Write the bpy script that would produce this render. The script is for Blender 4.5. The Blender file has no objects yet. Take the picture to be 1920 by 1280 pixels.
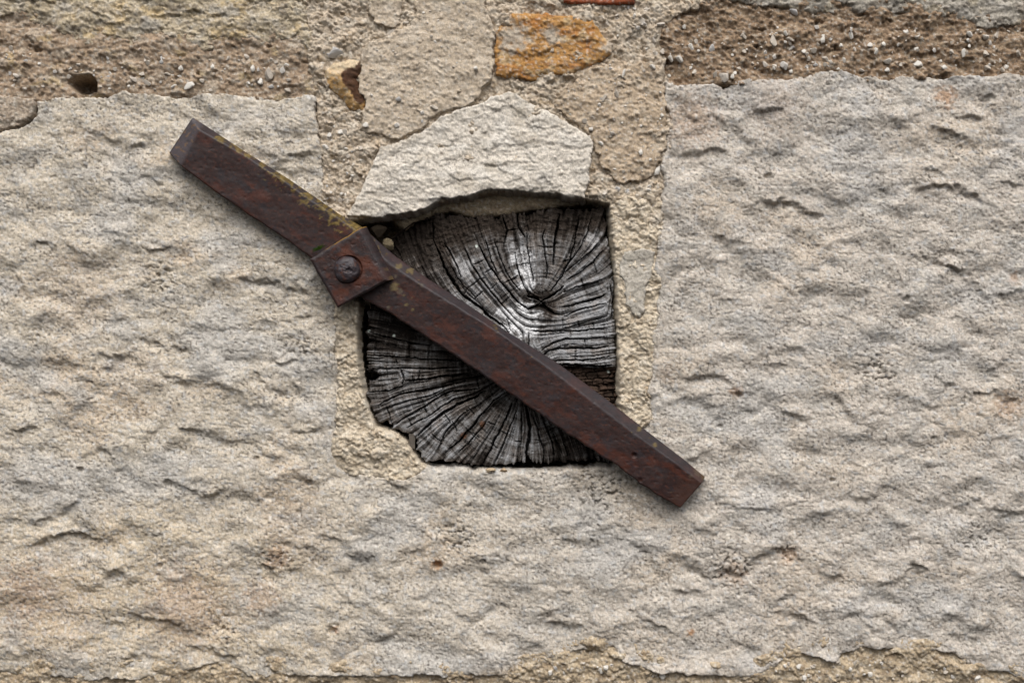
import bpy, math, random
import numpy as np

# ------------------------------------------------------------------ camera, light, exposure
S = 0.0005            # metres per millimetre-like layout unit (1920 x 1280 units = 0.96 x 0.64 m of wall)
D = 2667.0            # camera distance in the same units
sc = bpy.context.scene
cam = bpy.data.cameras.new('camera'); cam.lens = 50; cam.sensor_width = 36
cam.clip_start = 0.01; cam.clip_end = 200
co = bpy.data.objects.new('camera', cam); sc.collection.objects.link(co)
co.location = (0, -D * S, 0); co.rotation_euler = (math.radians(90), 0, 0)
sc.camera = co
SUN_EL, SUN_AZ = math.radians(54), math.radians(-14)      # azimuth from straight in front of the wall, minus = left
w = bpy.data.worlds.new('World'); sc.world = w; w.use_nodes = True
nt = w.node_tree; bg = nt.nodes['Background']
sky = nt.nodes.new('ShaderNodeTexSky'); sky.sky_type = 'NISHITA'; sky.sun_disc = False
sky.sun_elevation = SUN_EL; sky.sun_rotation = math.radians(180) + SUN_AZ
sky.dust_density = 6.0; sky.air_density = 1.0; sky.ozone_density = 1.0
hs = nt.nodes.new('ShaderNodeHueSaturation'); hs.inputs['Saturation'].default_value = 0.25   # overcast: greyed sky
nt.links.new(sky.outputs[0], hs.inputs['Color']); nt.links.new(hs.outputs[0], bg.inputs[0])
bg.inputs[1].default_value = 0.10
sl = bpy.data.lights.new('sun', 'SUN'); sl.energy = 1.25; sl.angle = math.radians(42); sl.color = (1, 0.96, 0.91)
so = bpy.data.objects.new('sun', sl); sc.collection.objects.link(so)
from mathutils import Vector
sd = Vector((math.sin(SUN_AZ) * math.cos(SUN_EL), -math.cos(SUN_AZ) * math.cos(SUN_EL), math.sin(SUN_EL)))
so.rotation_euler = sd.to_track_quat('Z', 'Y').to_euler()
vs = sc.view_settings; vs.view_transform = 'Standard'; vs.look = 'None'; vs.gamma = 1; vs.use_curve_mapping = False
vs.exposure = 0.54

# ------------------------------------------------------------------ noise
f32 = np.float32
_pt = np.random.RandomState(7).permutation(4096).astype(np.int32)
_gr = np.random.RandomState(8).rand(4096).astype(f32)
def _hash(ix, iy, seed):
    return _pt[(_pt[(ix + seed * 131) & 4095] + iy) & 4095]
def perlin(x, y, seed=0):
    x = np.asarray(x, f32); y = np.asarray(y, f32)
    x0 = np.floor(x).astype(np.int32); y0 = np.floor(y).astype(np.int32)
    fx = x - x0; fy = y - y0
    u = fx * fx * fx * (fx * (fx * 6 - 15) + 10); v = fy * fy * fy * (fy * (fy * 6 - 15) + 10)
    def g(ix, iy, dx, dy):
        a = _gr[_hash(ix, iy, seed)] * 6.2831853
        return np.cos(a) * dx + np.sin(a) * dy
    a = g(x0, y0, fx, fy); b = g(x0 + 1, y0, fx - 1, fy)
    c = g(x0, y0 + 1, fx, fy - 1); d = g(x0 + 1, y0 + 1, fx - 1, fy - 1)
    return ((a + (b - a) * u) * (1 - v) + (c + (d - c) * u) * v) * 1.5
def fbm(x, y, o=4, seed=0, gain=0.5, lac=2.03):
    r = 0; a = 1; t = 0
    for k in range(o):
        r = r + a * perlin(x, y, seed + 17 * k); t += a; a *= gain
        x = x * lac + 3.7; y = y * lac + 1.3
    return r / t * 1.3
def worley(x, y, seed=0):
    x = np.asarray(x, f32); y = np.asarray(y, f32)
    x0 = np.floor(x).astype(np.int32); y0 = np.floor(y).astype(np.int32)
    f1 = np.full(x.shape, 9, f32); f2 = f1.copy(); idd = np.zeros(x.shape, f32)
    for i in (-1, 0, 1):
        for j in (-1, 0, 1):
            h = _hash(x0 + i, y0 + j, seed)
            px = x0 + i + _gr[h]; py = y0 + j + _gr[(h * 7 + 13) & 4095]
            d = np.sqrt((px - x) ** 2 + (py - y) ** 2)
            n = d < f1
            f2 = np.where(n, f1, np.minimum(f2, d)); idd = np.where(n, _gr[(h * 3 + 5) & 4095], idd); f1 = np.where(n, d, f1)
    return f1, f2, idd
def facets(x, y, seed=0):                           # chipped facets: every cell a plane with its own tilt
    x = np.asarray(x, f32); y = np.asarray(y, f32)
    x0 = np.floor(x).astype(np.int32); y0 = np.floor(y).astype(np.int32)
    f1 = np.full(x.shape, 9, f32); r = np.zeros(x.shape, f32)
    for i in (-1, 0, 1):
        for j in (-1, 0, 1):
            h = _hash(x0 + i, y0 + j, seed)
            dx = x - (x0 + i + _gr[h]); dy = y - (y0 + j + _gr[(h * 7 + 13) & 4095]); d = np.hypot(dx, dy)
            n = d < f1; f1 = np.where(n, d, f1)
            r = np.where(n, .7 * (_gr[(h * 3 + 5) & 4095] - .5) + dx * 1.3 * (_gr[(h * 5 + 9) & 4095] - .5) + dy * (1.5 * _gr[(h * 11 + 3) & 4095] - .3), r)
    return r
def blur(N, k):
    for _ in range(k): N = (N + np.roll(N, 1, 0) + np.roll(N, -1, 0) + np.roll(N, 1, 1) + np.roll(N, -1, 1)) / 5
    return N
def sst(a, b, x):
    t = np.clip((x - a) / (b - a), 0, 1); return t * t * (3 - 2 * t)
def sdf(P, X, Y):                                   # signed distance to a polygon, + inside
    P = np.array(P, f32); d = np.full(X.shape, 1e9, f32); ins = np.zeros(X.shape, bool)
    for k in range(len(P)):
        a = P[k]; b = P[(k + 1) % len(P)]; e = b - a
        t = np.clip(((X - a[0]) * e[0] + (Y - a[1]) * e[1]) / (e @ e + 1e-9), 0, 1)
        d = np.minimum(d, (X - a[0] - t * e[0]) ** 2 + (Y - a[1] - t * e[1]) ** 2)
        c = ((a[1] > Y) != (b[1] > Y))
        ins ^= c & (X < a[0] + (Y - a[1]) / (e[1] if abs(e[1]) > 1e-9 else 1e-9) * e[0])
    return np.where(ins, 1, -1) * np.sqrt(d)
def sdf_line(P, X, Y):                              # distance, signed side (+ below/right of travel), 0..1 along
    P = np.array(P, f32); d = np.full(X.shape, 1e9, f32); sg = np.zeros(X.shape, f32); tt = np.zeros(X.shape, f32)
    L = np.r_[0, np.cumsum(np.hypot(*np.diff(P, axis=0).T))]
    for k in range(len(P) - 1):
        a = P[k]; b = P[k + 1]; e = b - a
        t = np.clip(((X - a[0]) * e[0] + (Y - a[1]) * e[1]) / (e @ e + 1e-9), 0, 1)
        q = (X - a[0] - t * e[0]) ** 2 + (Y - a[1] - t * e[1]) ** 2
        n = q < d
        d = np.where(n, q, d); sg = np.where(n, np.sign(e[0] * (Y - a[1]) - e[1] * (X - a[0])), sg)
        tt = np.where(n, (L[k] + t * (L[k + 1] - L[k])) / L[-1], tt)
    return np.sqrt(d), sg, tt

# ------------------------------------------------------------------ mesh helpers
def world(px, py, h):                               # layout position + height off the wall plane -> metres
    return np.stack([(px - 960) * S, -np.asarray(h) * S, (640 - py) * S], -1)
def link(name, mesh, mat, parent=None, **kw):
    o = bpy.data.objects.new(name, mesh); sc.collection.objects.link(o)
    if mat and not mesh.materials: mesh.materials.append(mat)
    if parent: o.parent = parent
    for k, v in kw.items(): o[k] = v
    return o
def mesh_np(name, V, F, C=None, smooth=True):
    m = bpy.data.meshes.new(name); n = len(F)
    m.vertices.add(len(V)); m.vertices.foreach_set('co', np.asarray(V, f32).ravel())
    m.loops.add(n * 4); m.loops.foreach_set('vertex_index', np.asarray(F, np.int32).ravel())
    m.polygons.add(n); m.polygons.foreach_set('loop_start', np.arange(0, n * 4, 4, dtype=np.int32))
    m.update(calc_edges=True)
    m.polygons.foreach_set('use_smooth', np.full(n, smooth))
    if C is not None:
        a = m.attributes.new('tint', 'FLOAT_COLOR', 'POINT')
        c = np.ones((len(V), 4), f32); c[:, :3] = np.clip(C, 0.004, 0.9); a.data.foreach_set('color', c.ravel())
    return m
def grid_mesh(name, X, Y, H, C, keep):              # keep: vertex mask on the grid
    q = keep[:-1, :-1] & keep[1:, :-1] & keep[:-1, 1:] & keep[1:, 1:]
    used = np.zeros(keep.shape, bool)
    used[:-1, :-1] |= q; used[1:, :-1] |= q; used[:-1, 1:] |= q; used[1:, 1:] |= q
    idx = np.cumsum(used.ravel()).reshape(used.shape) - 1
    i, j = np.nonzero(q)
    F = np.stack([idx[i, j], idx[i + 1, j], idx[i + 1, j + 1], idx[i, j + 1]], -1)
    return mesh_np(name, world(X, Y, H)[used], F, C[used])
def mix(a, b, t):
    return a + (b - a) * np.asarray(t)[..., None]
def col(*c): return np.array(c, f32)

# ------------------------------------------------------------------ materials
def tint_mat(name, rough, grain=(2200, .25), blotch=(500, .2), speck=(720, .58, .72), speckc=(.13, .11, .092), bump=.6, bdist=.0008, spec=.3, metal=0.0):
    m = bpy.data.materials.new(name); m.use_nodes = True; t = m.node_tree; N = t.nodes; Lk = t.links
    b = N['Principled BSDF']; b.inputs['Roughness'].default_value = rough
    b.inputs['Specular IOR Level'].default_value = spec; b.inputs['Metallic'].default_value = metal
    at = N.new('ShaderNodeAttribute'); at.attribute_name = 'tint'
    tc = N.new('ShaderNodeTexCoord')
    def noise(scale, det, ro=.6):
        n = N.new('ShaderNodeTexNoise'); n.inputs['Scale'].default_value = scale; n.inputs['Detail'].default_value = det
        n.inputs['Roughness'].default_value = ro; Lk.new(tc.outputs['Object'], n.inputs['Vector']); return n
    def ramp(src, lo, hi, a, c):
        r = N.new('ShaderNodeMapRange'); r.inputs[1].default_value = lo; r.inputs[2].default_value = hi
        r.inputs[3].default_value = a; r.inputs[4].default_value = c; Lk.new(src, r.inputs[0]); return r
    n1 = noise(grain[0], 2); n2 = noise(blotch[0], 4)
    r1 = ramp(n1.outputs[0], .3, .7, 1 - grain[1], 1 + grain[1]); r2 = ramp(n2.outputs[0], .3, .7, 1 - blotch[1], 1 + blotch[1])
    mu = N.new('ShaderNodeMath'); mu.operation = 'MULTIPLY'; Lk.new(r1.outputs[0], mu.inputs[0]); Lk.new(r2.outputs[0], mu.inputs[1])
    vm = N.new('ShaderNodeVectorMath'); vm.operation = 'SCALE'; Lk.new(at.outputs['Color'], vm.inputs[0]); Lk.new(mu.outputs[0], vm.inputs['Scale'])
    n3 = noise(speck[0], 3, .65); r3 = ramp(n3.outputs[0], speck[1], speck[1] + .07, 0, speck[2])
    n4 = noise(90, 3); r4 = ramp(n4.outputs[0], .38, .62, .25, 1.0)         # specks come in drifts
    m4 = N.new('ShaderNodeMath'); m4.operation = 'MULTIPLY'; Lk.new(r3.outputs[0], m4.inputs[0]); Lk.new(r4.outputs[0], m4.inputs[1])
    mx = N.new('ShaderNodeMix'); mx.data_type = 'RGBA'
    Lk.new(m4.outputs[0], mx.inputs[0]); Lk.new(vm.outputs[0], mx.inputs[6]); mx.inputs[7].default_value = (*speckc, 1)
    Lk.new(mx.outputs[2], b.inputs['Base Color'])
    bp = N.new('ShaderNodeBump'); bp.inputs['Strength'].default_value = bump; bp.inputs['Distance'].default_value = bdist
    n5 = noise(grain[0] * .7, 4, .7); Lk.new(n5.outputs[0], bp.inputs['Height']); Lk.new(bp.outputs[0], b.inputs['Normal'])
    return m
M_stone = tint_mat('limestone', .95)
M_mortar = tint_mat('lime_mortar', .95, grain=(1800, .28), speck=(800, .62, .6))
M_brown = tint_mat('earth_mortar', .97, grain=(1700, .35), blotch=(420, .3), speck=(900, .62, .6), speckc=(.07, .05, .035))
M_orange = tint_mat('ironstone', .9, grain=(1500, .3), blotch=(300, .2), speck=(900, .64, .5), speckc=(.12, .05, .02))
M_pebble = tint_mat('pebble_stone', .85, grain=(1500, .12), blotch=(400, .1), speck=(900, .9, 0), bump=.2)
M_wood = tint_mat('weathered_oak', .97, spec=.08, grain=(2600, .3), blotch=(700, .2), speck=(1800, .66, .6), speckc=(.03, .024, .02), bump=.5, bdist=.0004)
M_iron = tint_mat('rusted_iron', .5, grain=(1800, .3), blotch=(260, .2), speck=(700, .66, .5), speckc=(.050, .018, .009), bump=.35, bdist=.0004, spec=.35)

# ------------------------------------------------------------------ layout: one shared grid, fine in the middle, coarse outside
ST = 2
def axis(a, b, ext):
    fine = np.arange(a - 14, b + 14 + ST, ST, dtype=f32)
    lo = fine[0] - np.arange(ext, 0, -12); hi = fine[-1] + np.arange(12, ext + 12, 12)
    return np.r_[lo, fine, hi].astype(f32)
XS = axis(0, 1920, 360); YS = axis(0, 1280, 240)
GX, GY = np.meshgrid(XS, YS)

wall = bpy.data.objects.new('stone_wall', None); sc.collection.objects.link(wall)
wall['label'] = 'old pale limestone wall with crumbling mortar around the timber end'; wall['category'] = 'wall'

def crop(P, m):
    P = np.array(P); a = P.min(0) - m; b = P.max(0) + m
    i = np.searchsorted(XS, [a[0], b[0]]); j = np.searchsorted(YS, [a[1], b[1]])
    return slice(max(j[0] - 1, 0), j[1] + 1), slice(max(i[0] - 1, 0), i[1] + 1)

HOLE = [(640,420),(690,408),(760,402),(820,380),(870,368),(960,356),(1060,364),(1144,382),(1148,427),(1152,484),(1157,547),(1159,622),(1161,697),(1162,775),
        (1170,850),(1150,874),(1060,880),(980,882),(900,880),(830,876),(788,872),(774,852),(760,830),(735,812),(704,802),(690,771),(679,729),(670,672),(668,616),(674,570),(660,500)]
DEEP = np.full(GX.shape, -1e3, f32)                  # how far inside some overlaying piece
def piece(name, P, mat, hf, cf, parent=wall, rag=(3, 18), rnd=10, rdrop=8, ext=7, deep=46, hole=False, seed=1, extra_cut=None, sat=None, grow=0, **kw):
    """a stone or mortar piece: its face is hf(X,Y,d), its rim rounds over and runs back into the wall"""
    s = crop(P, ext + 6); X = GX[s]; Y = GY[s]
    d = sdf(P, X, Y) + grow + rag[0] * fbm(X / rag[1], Y / rag[1], 5, seed + 50, .6)
    if hole: d = np.minimum(d, -(sdf(HOLE, X, Y) + 2.0 * fbm(X / 12, Y / 12, 3, 91)))
    if extra_cut is not None: d = np.minimum(d, extra_cut(X, Y))
    t = np.clip(1 - d / rnd, 0, 1)
    H = hf(X, Y, d) - rdrop * (1 - np.sqrt(np.clip(1 - t * t, 0, 1))) * (d > 0)
    out = np.clip(-d, 0, ext) / ext
    H = np.where(d <= 0, H - rdrop - deep * np.sqrt(out), H)
    C = cf(X, Y, H, d); k = sat or (.80 if mat is M_stone else (.9 if mat is M_mortar else 1.0)); lu = C @ col(.3, .55, .15); C = lu[..., None] * col(1.05, .99, .95) * (1 - k) + C * k
    m = grid_mesh(name, X, Y, H, C, d > -ext)
    DEEP[s] = np.maximum(DEEP[s], d)
    return link(name, m, mat, parent, **kw)

# ---- faces
LEDGES = []   # (polyline left->right, depth, fade)
def L_(z, ox, oy, k, *ls):
    for a, f, *p in ls: LEDGES.append(([(ox + x / k, oy + y / k) for x, y in p], a, f))
L_(0, 0, 420, 3.0,
   (9, 40, (100,155),(180,115),(250,100),(340,95)), (8, 40, (600,75),(740,100),(870,135),(980,125)), (9, 35, (1080,130),(1150,90),(1250,65)),
   (8, 35, (230,370),(320,380),(420,405)), (7, 40, (80,480),(180,520),(290,545)), (9, 36, (680,380),(760,410),(860,445),(1010,470)),
   (7, 30, (1280,460),(1360,440),(1400,420)), (10, 50, (1300,300),(1450,315),(1590,330),(1760,380)), (8, 40, (1600,545),(1700,515),(1800,490)),
   (9, 36, (770,630),(870,660),(950,705),(1060,690)), (10, 40, (1130,670),(1220,690),(1330,720)), (8, 35, (1500,770),(1620,770),(1730,745)),
   (9, 40, (540,730),(640,740),(700,760)), (11, 45, (0,780),(80,790),(160,830)), (10, 40, (190,890),(260,930),(350,955)),
   (8, 30, (870,880),(960,890),(1050,870),(1150,895)), (9, 40, (1400,800),(1470,870),(1560,930),(1640,955)), (7, 30, (20,1190),(100,1150),(220,1130)),
   (8, 30, (1000,1160),(1070,1140),(1140,1165)), (8, 30, (640,900),(720,885),(760,830)), (7, 30, (1620,1150),(1720,1160),(1830,1130)))
L_(0, 1260, 420, 2.909,
   (9, 40, (240,50),(320,85),(400,95)), (9, 40, (850,190),(900,215),(960,210)), (10, 45, (1330,150),(1450,190),(1560,235),(1700,330)),
   (10, 40, (1700,380),(1800,385),(1900,350)), (9, 35, (900,355),(1060,350),(1230,360)), (10, 40, (180,370),(290,390),(380,430)),
   (10, 40, (640,510),(700,540),(780,560)), (10, 45, (1240,490),(1320,510),(1420,545)), (12, 40, (1640,580),(1720,585),(1830,640)),
   (8, 40, (1690,800),(1770,770),(1840,725)), (8, 40, (830,720),(930,745),(1060,785)), (8, 30, (540,760),(640,775)),
   (10, 45, (160,990),(240,985),(320,1010)), (9, 40, (900,1020),(970,1020),(1040,1060)), (9, 45, (600,1010),(680,1045),(760,1070)),
   (9, 40, (1420,830),(1500,860),(1560,865)), (10, 50, (1560,950),(1660,920),(1760,905),(1860,950),(1920,990)), (7, 40, (1180,905),(1280,880),(1340,900)))
L_(0, 0, 840, 2.0,
   (9, 40, (20,270),(120,275),(230,240),(300,180),(370,150)), (10, 45, (90,380),(180,330),(270,315),(390,345)), (8, 30, (380,485),(430,455),(500,425)),
   (8, 40, (480,620),(600,645),(700,660)), (11, 30, (980,430),(1020,450),(1060,485)), (8, 30, (1160,320),(1260,335),(1330,380)),
   (9, 40, (1510,550),(1600,560),(1680,585),(1740,630),(1850,700),(1900,730)), (9, 40, (1520,440),(1620,450),(1700,435)), (8, 40, (430,790),(500,770),(620,790)),
   (9, 40, (700,740),(790,750),(900,790)), (8, 40, (1280,380),(1350,410),(1400,400)), (8, 35, (700,150),(780,170),(860,150)), (8, 40, (60,660),(140,680),(220,660)))
L_(0, 960, 840, 2.0,
   (9, 40, (180,330),(240,345),(310,340)), (9, 40, (440,360),(520,385)), (8, 40, (600,350),(680,380),(730,410)), (10, 50, (960,385),(1000,345),(1060,315),(1120,310)),
   (11, 30, (980,385),(1040,370),(1100,380)), (12, 30, (760,465),(820,450),(880,470)), (9, 30, (610,530),(680,535),(760,545)), (8, 45, (740,190),(860,215),(1000,225),(1120,190),(1230,120)),
   (9, 45, (1210,530),(1260,550),(1320,540)), (8, 45, (1150,460),(1200,480),(1240,475)), (9, 45, (1330,510),(1400,545),(1450,560)), (10, 50, (990,610),(1060,615),(1140,650)),
   (8, 45, (1280,610),(1330,665),(1400,680)), (9, 50, (1490,420),(1560,450)), (9, 45, (1730,190),(1800,215),(1880,240)), (8, 45, (90,640),(180,645),(270,665)),
   (9, 40, (440,600),(510,640),(600,680)), (8, 45, (1250,40),(1320,75),(1370,50)), (8, 40, (1540,50),(1600,85)), (8, 50, (860,440),(930,400),(960,370)))
L_(0, 0, 0, 2.909, (7, 30, (330,160),(420,130),(480,180)), (10, 45, (1490,920),(1560,860),(1650,830),(1740,830)), (8, 40, (90,1190),(150,1150),(230,1110)),
   (8, 30, (640,810),(740,790),(820,760)), (7, 30, (1380,790),(1450,830),(1540,860)), (7, 30, (340,700),(440,720),(520,690)))
L_(0, 1220, 0, 2.743, (9, 40, (530,560),(600,560),(680,545)), (10, 50, (70,800),(180,785),(300,770),(400,770)), (10, 50, (440,825),(540,815),(620,840)),
   (11, 50, (620,780),(720,785),(800,825),(900,840)), (10, 45, (1050,840),(1120,870),(1220,905)), (11, 55, (1440,640),(1500,670),(1620,715)), (11, 55, (1330,980),(1460,950),(1580,955),(1680,1010),(1760,1040)),
   (11, 50, (510,1040),(620,1030),(720,1035),(790,1080),(890,1105)), (9, 45, (1690,500),(1770,490)), (10, 45, (1400,850),(1500,885)), (9, 45, (1800,930),(1920,950)), (9, 50, (1560,600),(1650,590),(1720,620)))

def block_face(X, Y, d):
    a = math.radians(17)
    wx = X + 14 * fbm(X / 70, Y / 70, 2, 3); wy = Y + 14 * fbm(X / 70, Y / 70, 2, 4)
    u = wx * math.cos(a) + wy * math.sin(a); v = -wx * math.sin(a) + wy * math.cos(a)
    n0 = fbm(X / 190, Y / 150, 3, 11)
    n1 = fbm(u / 85, (v - 14 * n0) / 60, 3, 12)
    n2 = fbm(u / 62, (v - 12 * n1) / 44, 4, 18, .55)
    n3 = fbm(wx / 24, (wy - 4 * n2) / 18, 3, 13)
    qx = u + 16 * fbm(X / 34, Y / 34, 4, 23, .6); qy = v + 13 * fbm(X / 30, Y / 30, 4, 24, .6)
    fa = blur(facets(qx / 84, qy / 58, 25), 5); fb = blur(facets(qx / 38, qy / 28, 26), 3)
    H = 7 * n0 + 9 * fbm(wx / 88, (wy - 8 * n0) / 62, 2, 19) + 4.6 * n2 * sst(-.5, .3, n1) + 1.3 * n3 * sst(-.3, .4, fbm(X / 110, Y / 80, 2, 20)) + 6.5 * fa * sst(-.3, .4, n1) + 2.2 * fb * sst(.0, .4, fbm(X / 90, Y / 90, 2, 27))
    g = fbm(X / 8.0, Y / 7.0, 3, 14, .7)
    H = H + 1.35 * g + .5 * fbm(X / 17, Y / 14, 3, 30, .6)
    p = perlin(X / 4.6, Y / 4.0, 15)
    H = H - 2.6 * sst(.40, .7, p) - 2.0 * sst(.34, .6, perlin(X / 9, Y / 8, 16))
    for P, A, f in LEDGES:
        Q = np.array(P); a0 = Q.min(0) - 25; b0 = Q.max(0) + f * 2.2
        j = slice(*np.searchsorted(Y[:, 0], [a0[1], b0[1]])); i = slice(*np.searchsorted(X[0], [a0[0], b0[0]]))
        x = X[j, i]; y = Y[j, i]
        if x.size == 0: continue
        dd, sg, tt = sdf_line(P, x + 10 * fbm(x / 26, y / 26, 5, 21, .6), y + 9 * fbm(x / 24, y / 24, 5, 22, .6))
        tp = np.sqrt(np.clip(1 - (2 * tt - 1) ** 2, 0, 1))
        s = dd * np.where(sg == 0, 1, sg)
        wd = 5 + 11 * sst(-.5, .6, fbm(x / 30, y / 30, 2, 28)); ft = .85 + .6 * fbm(x / 24, y / 24, 3, 29)
        H[j, i] += _gr[(len(P) * 311 + int(P[0][0]) * 7) & 4095] ** .8 * 1.3 * A * tp * ft * (-sst(-wd * .4, wd, s) * np.exp(-np.clip(s, 0, None) / (f * .7)) + .5 * np.exp(-np.clip(-s, 0, None) / 20) * (1 - sst(-wd * .3, wd * .7, s)))
    H *= .86
    # pitted patches and single pock holes
    for x, y, r in ((1372,1068,34), (515,1048,24), (1480,1040,18), (560,650,26), (860,1010,26), (1130,915,40), (1640,700,30), (1830,1010,24), (300,520,26), (420,1180,22)):
        j = slice(*np.searchsorted(Y[:, 0], [y - 2 * r, y + 2 * r])); i = slice(*np.searchsorted(X[0], [x - 2 * r, x + 2 * r])); xx = X[j, i]; yy = Y[j, i]
        m = 1 - sst(.4, 1.5, np.hypot((xx - x) / 1.25, yy - y) / r + .5 * fbm(xx / 14, yy / 14, 3, 41))
        H[j, i] -= m * (9 * sst(.12, .5, fbm(xx / 9, yy / 8, 3, 42, .6)) + 2)
    for x, y, r in ((622,1182,7), (1386,740,5), (1350,800,4), (905,1052,5), (300,1060,5), (1700,560,6), (1560,900,5), (820,1060,8), (150,880,6), (1440,330,6), (480,860,5), (315,905,7), (580,905,6), (560,960,5)):
        j = slice(*np.searchsorted(Y[:, 0], [y - 20, y + 20])); i = slice(*np.searchsorted(X[0], [x - 20, x + 20])); xx = X[j, i]; yy = Y[j, i]
        H[j, i] -= 1.4 * r * (1 - sst(.5, 1.2, np.hypot((xx - x) / 1.2, yy - y) / r + .4 * fbm(xx / 6, yy / 6, 2, 43)))
    return H
def grains(c, X, Y, seed, q=1.0):                    # mineral grain: pale crystals, dark lichen-stained pores in drifts
    c = c * (1 + .18 * q * fbm(X / 6, Y / 5, 3, seed, .8))[..., None]
    drift = sst(-.45, .45, fbm(X / 70, Y / 45, 3, seed + 1))
    c = mix(c, col(.10, .085, .07), q * .85 * sst(.30, .5, perlin(X / 5.3, Y / 4.4, seed + 2)) * (.25 + .75 * drift))
    c = mix(c, col(.13, .11, .09), q * .5 * sst(.36, .56, perlin(X / 10, Y / 6, seed + 3)) * drift)
    return mix(c, col(.66, .63, .58), q * .6 * sst(.30, .55, perlin(X / 6, Y / 5, seed + 4)))
def block_col(X, Y, H, d):
    n = fbm(X / 230, Y / 170, 4, 31); k = fbm(X / 60, Y / 34, 4, 32); g = fbm(X / 26, Y / 16, 4, 33, .6)
    side = sst(300, 1500, X)
    c = np.broadcast_to(col(.55, .475, .365), X.shape + (3,)) * 1.0
    c = mix(c, col(.52, .46, .39), side)
    c = mix(c, col(.56, .43, .29), .7 * sst(.05, .5, n + .35 * k) * (1 - .45 * side))
    c = mix(c, col(.46, .455, .44), .6 * sst(.05, .45, fbm(X / 170, Y / 120, 4, 38)))
    c = mix(c, col(.60, .46, .27), .45 * (1 - sst(.3, 1.2, np.hypot((X - 260) / 420, (Y - 1130) / 190) + .45 * fbm(X / 90, Y / 60, 4, 39))))
    c = mix(c, col(.40, .38, .345), .65 * sst(.05, .55, k - .25 * n))
    c = mix(c, col(.62, .56, .47), .7 * sst(.12, .5, g))
    c = mix(c, col(.30, .275, .235), .55 * sst(.15, .55, -g + .3 * k))
    c = mix(c, col(.43, .45, .47), .5 * sst(.36, .5, fbm(X / 13, Y / 10, 2, 34)))
    for x, y, r, q in ((820,1058,13,.95), (628,1180,9,.7), (1295,1186,8,.9), (1480,1040,20,.45), (1375,1075,28,.35), (520,1045,26,.5), (45,1110,60,.3), (1300,225,60,.35), (1775,180,24,.7), (1250,700,20,.2), (1380,735,14,.6),
                       (350,1135,110,.22), (90,1130,120,.2), (560,1000,80,.12), (260,700,60,.12), (1450,200,70,.15), (350,1135,70,.2), (490,1120,40,.35), (1905,520,14,.5), (1890,760,30,.4), (150,550,90,.15)):
        e = np.hypot(X - x, Y - y) / r + .6 * fbm(X / 9, Y / 9, 2, 36)
        c = mix(c, col(.40, .20, .075), q * (1 - sst(.3, 1.2, e)))
    e = sdf_line([(1090,905),(1190,930),(1180,900)], X, Y)[0] / 45 + .5 * fbm(X / 20, Y / 20, 3, 37)
    c = mix(c, col(.27, .235, .185), .45 * (1 - sst(.2, 1.1, e)))
    return grains(c, X, Y, 35)

BLOCK = [(-420,250),(-30,250),(35,240),(66,216),(68,190),(120,180),(200,182),(230,170),(290,178),(350,183),(370,178),(450,178),(520,185),(585,177),(590,182),(597,260),(601,300),(607,340),(612,385),
         (606,470),(632,580),(634,620),(630,660),(640,700),(640,760),(636,800),(626,830),(624,850),(632,874),(658,888),(712,893),(757,897),(788,885),(800,878),(900,884),(1000,884),(1150,876),(1166,860),(1185,795),
         (1219,785),(1217,735),(1223,679),(1226,630),(1232,585),(1236,529),(1226,499),(1234,457),(1235,401),(1242,340),(1240,305),(1250,277),(1254,231),(1246,190),(1247,155),(1293,157),(1340,153),(1358,166),(1380,151),(1439,149),(1482,146),(1530,137),
         (1577,132),(1603,140),(1639,142),(1668,155),(1690,142),(1749,144),(1840,142),(1920,140),(2330,136),(2330,1285),(1920,1270),(1810,1245),(1785,1222),(1710,1222),(1620,1212),(1560,1240),(1490,1222),(1450,1252),
         (1395,1270),(1310,1266),(1210,1256),(1165,1240),(1150,1213),(1110,1212),(1050,1230),(1000,1255),(960,1266),(540,1267),(465,1266),(430,1246),(380,1247),(360,1256),(300,1271),(175,1274),(0,1264),(-420,1270)]
piece('stone', BLOCK, M_stone, block_face, block_col, rag=(8, 34), rnd=9, rdrop=2.5, hole=True, seed=1, label='large pale limestone block notched around the timber end')

def stone_face(seed, base, amp=1.0, sx=60, sy=28):
    def f(X, Y, d):
        n1 = fbm(X / sx, Y / sy, 3, seed); n2 = fbm(X / sx * 1.7, (Y - 10 * n1) / sy * 1.5, 4, seed + 1)
        qx = X + 12 * fbm(X / 26, Y / 26, 4, seed + 6, .6); qy = Y + 10 * fbm(X / 24, Y / 24, 4, seed + 7, .6)
        return base + amp * (2.6 * n2 + 4.0 * fbm(X / 75, Y / 60, 2, seed + 8) + 3.0 * facets(qx / 52, qy / 34, seed + 9) + 1.8 * facets(qx / 22, qy / 17, seed + 10) + 2.2 * fbm(X / 12, Y / 9, 3, seed + 2, .6) + 1.2 * fbm(X / 5, Y / 5, 2, seed + 3) - 1.6 * sst(.4, .7, perlin(X / 5, Y / 4.5, seed + 4)))
    return f
def pal(seed, base, *layers, q=.75):
    """base colour with noise-shaped patches of other colours"""
    def f(X, Y, H, d):
        c = np.broadcast_to(col(*base), X.shape + (3,)) * 1.0
        for k, (cc, lo, hi, q, sc_) in enumerate(layers):
            c = mix(c, col(*cc), q * sst(lo, hi, fbm(X / sc_, Y / (sc_ * .7), 4, seed + 5 * k, .55)))
        return grains(c, X, Y, seed + 77, q)
    return f
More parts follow.
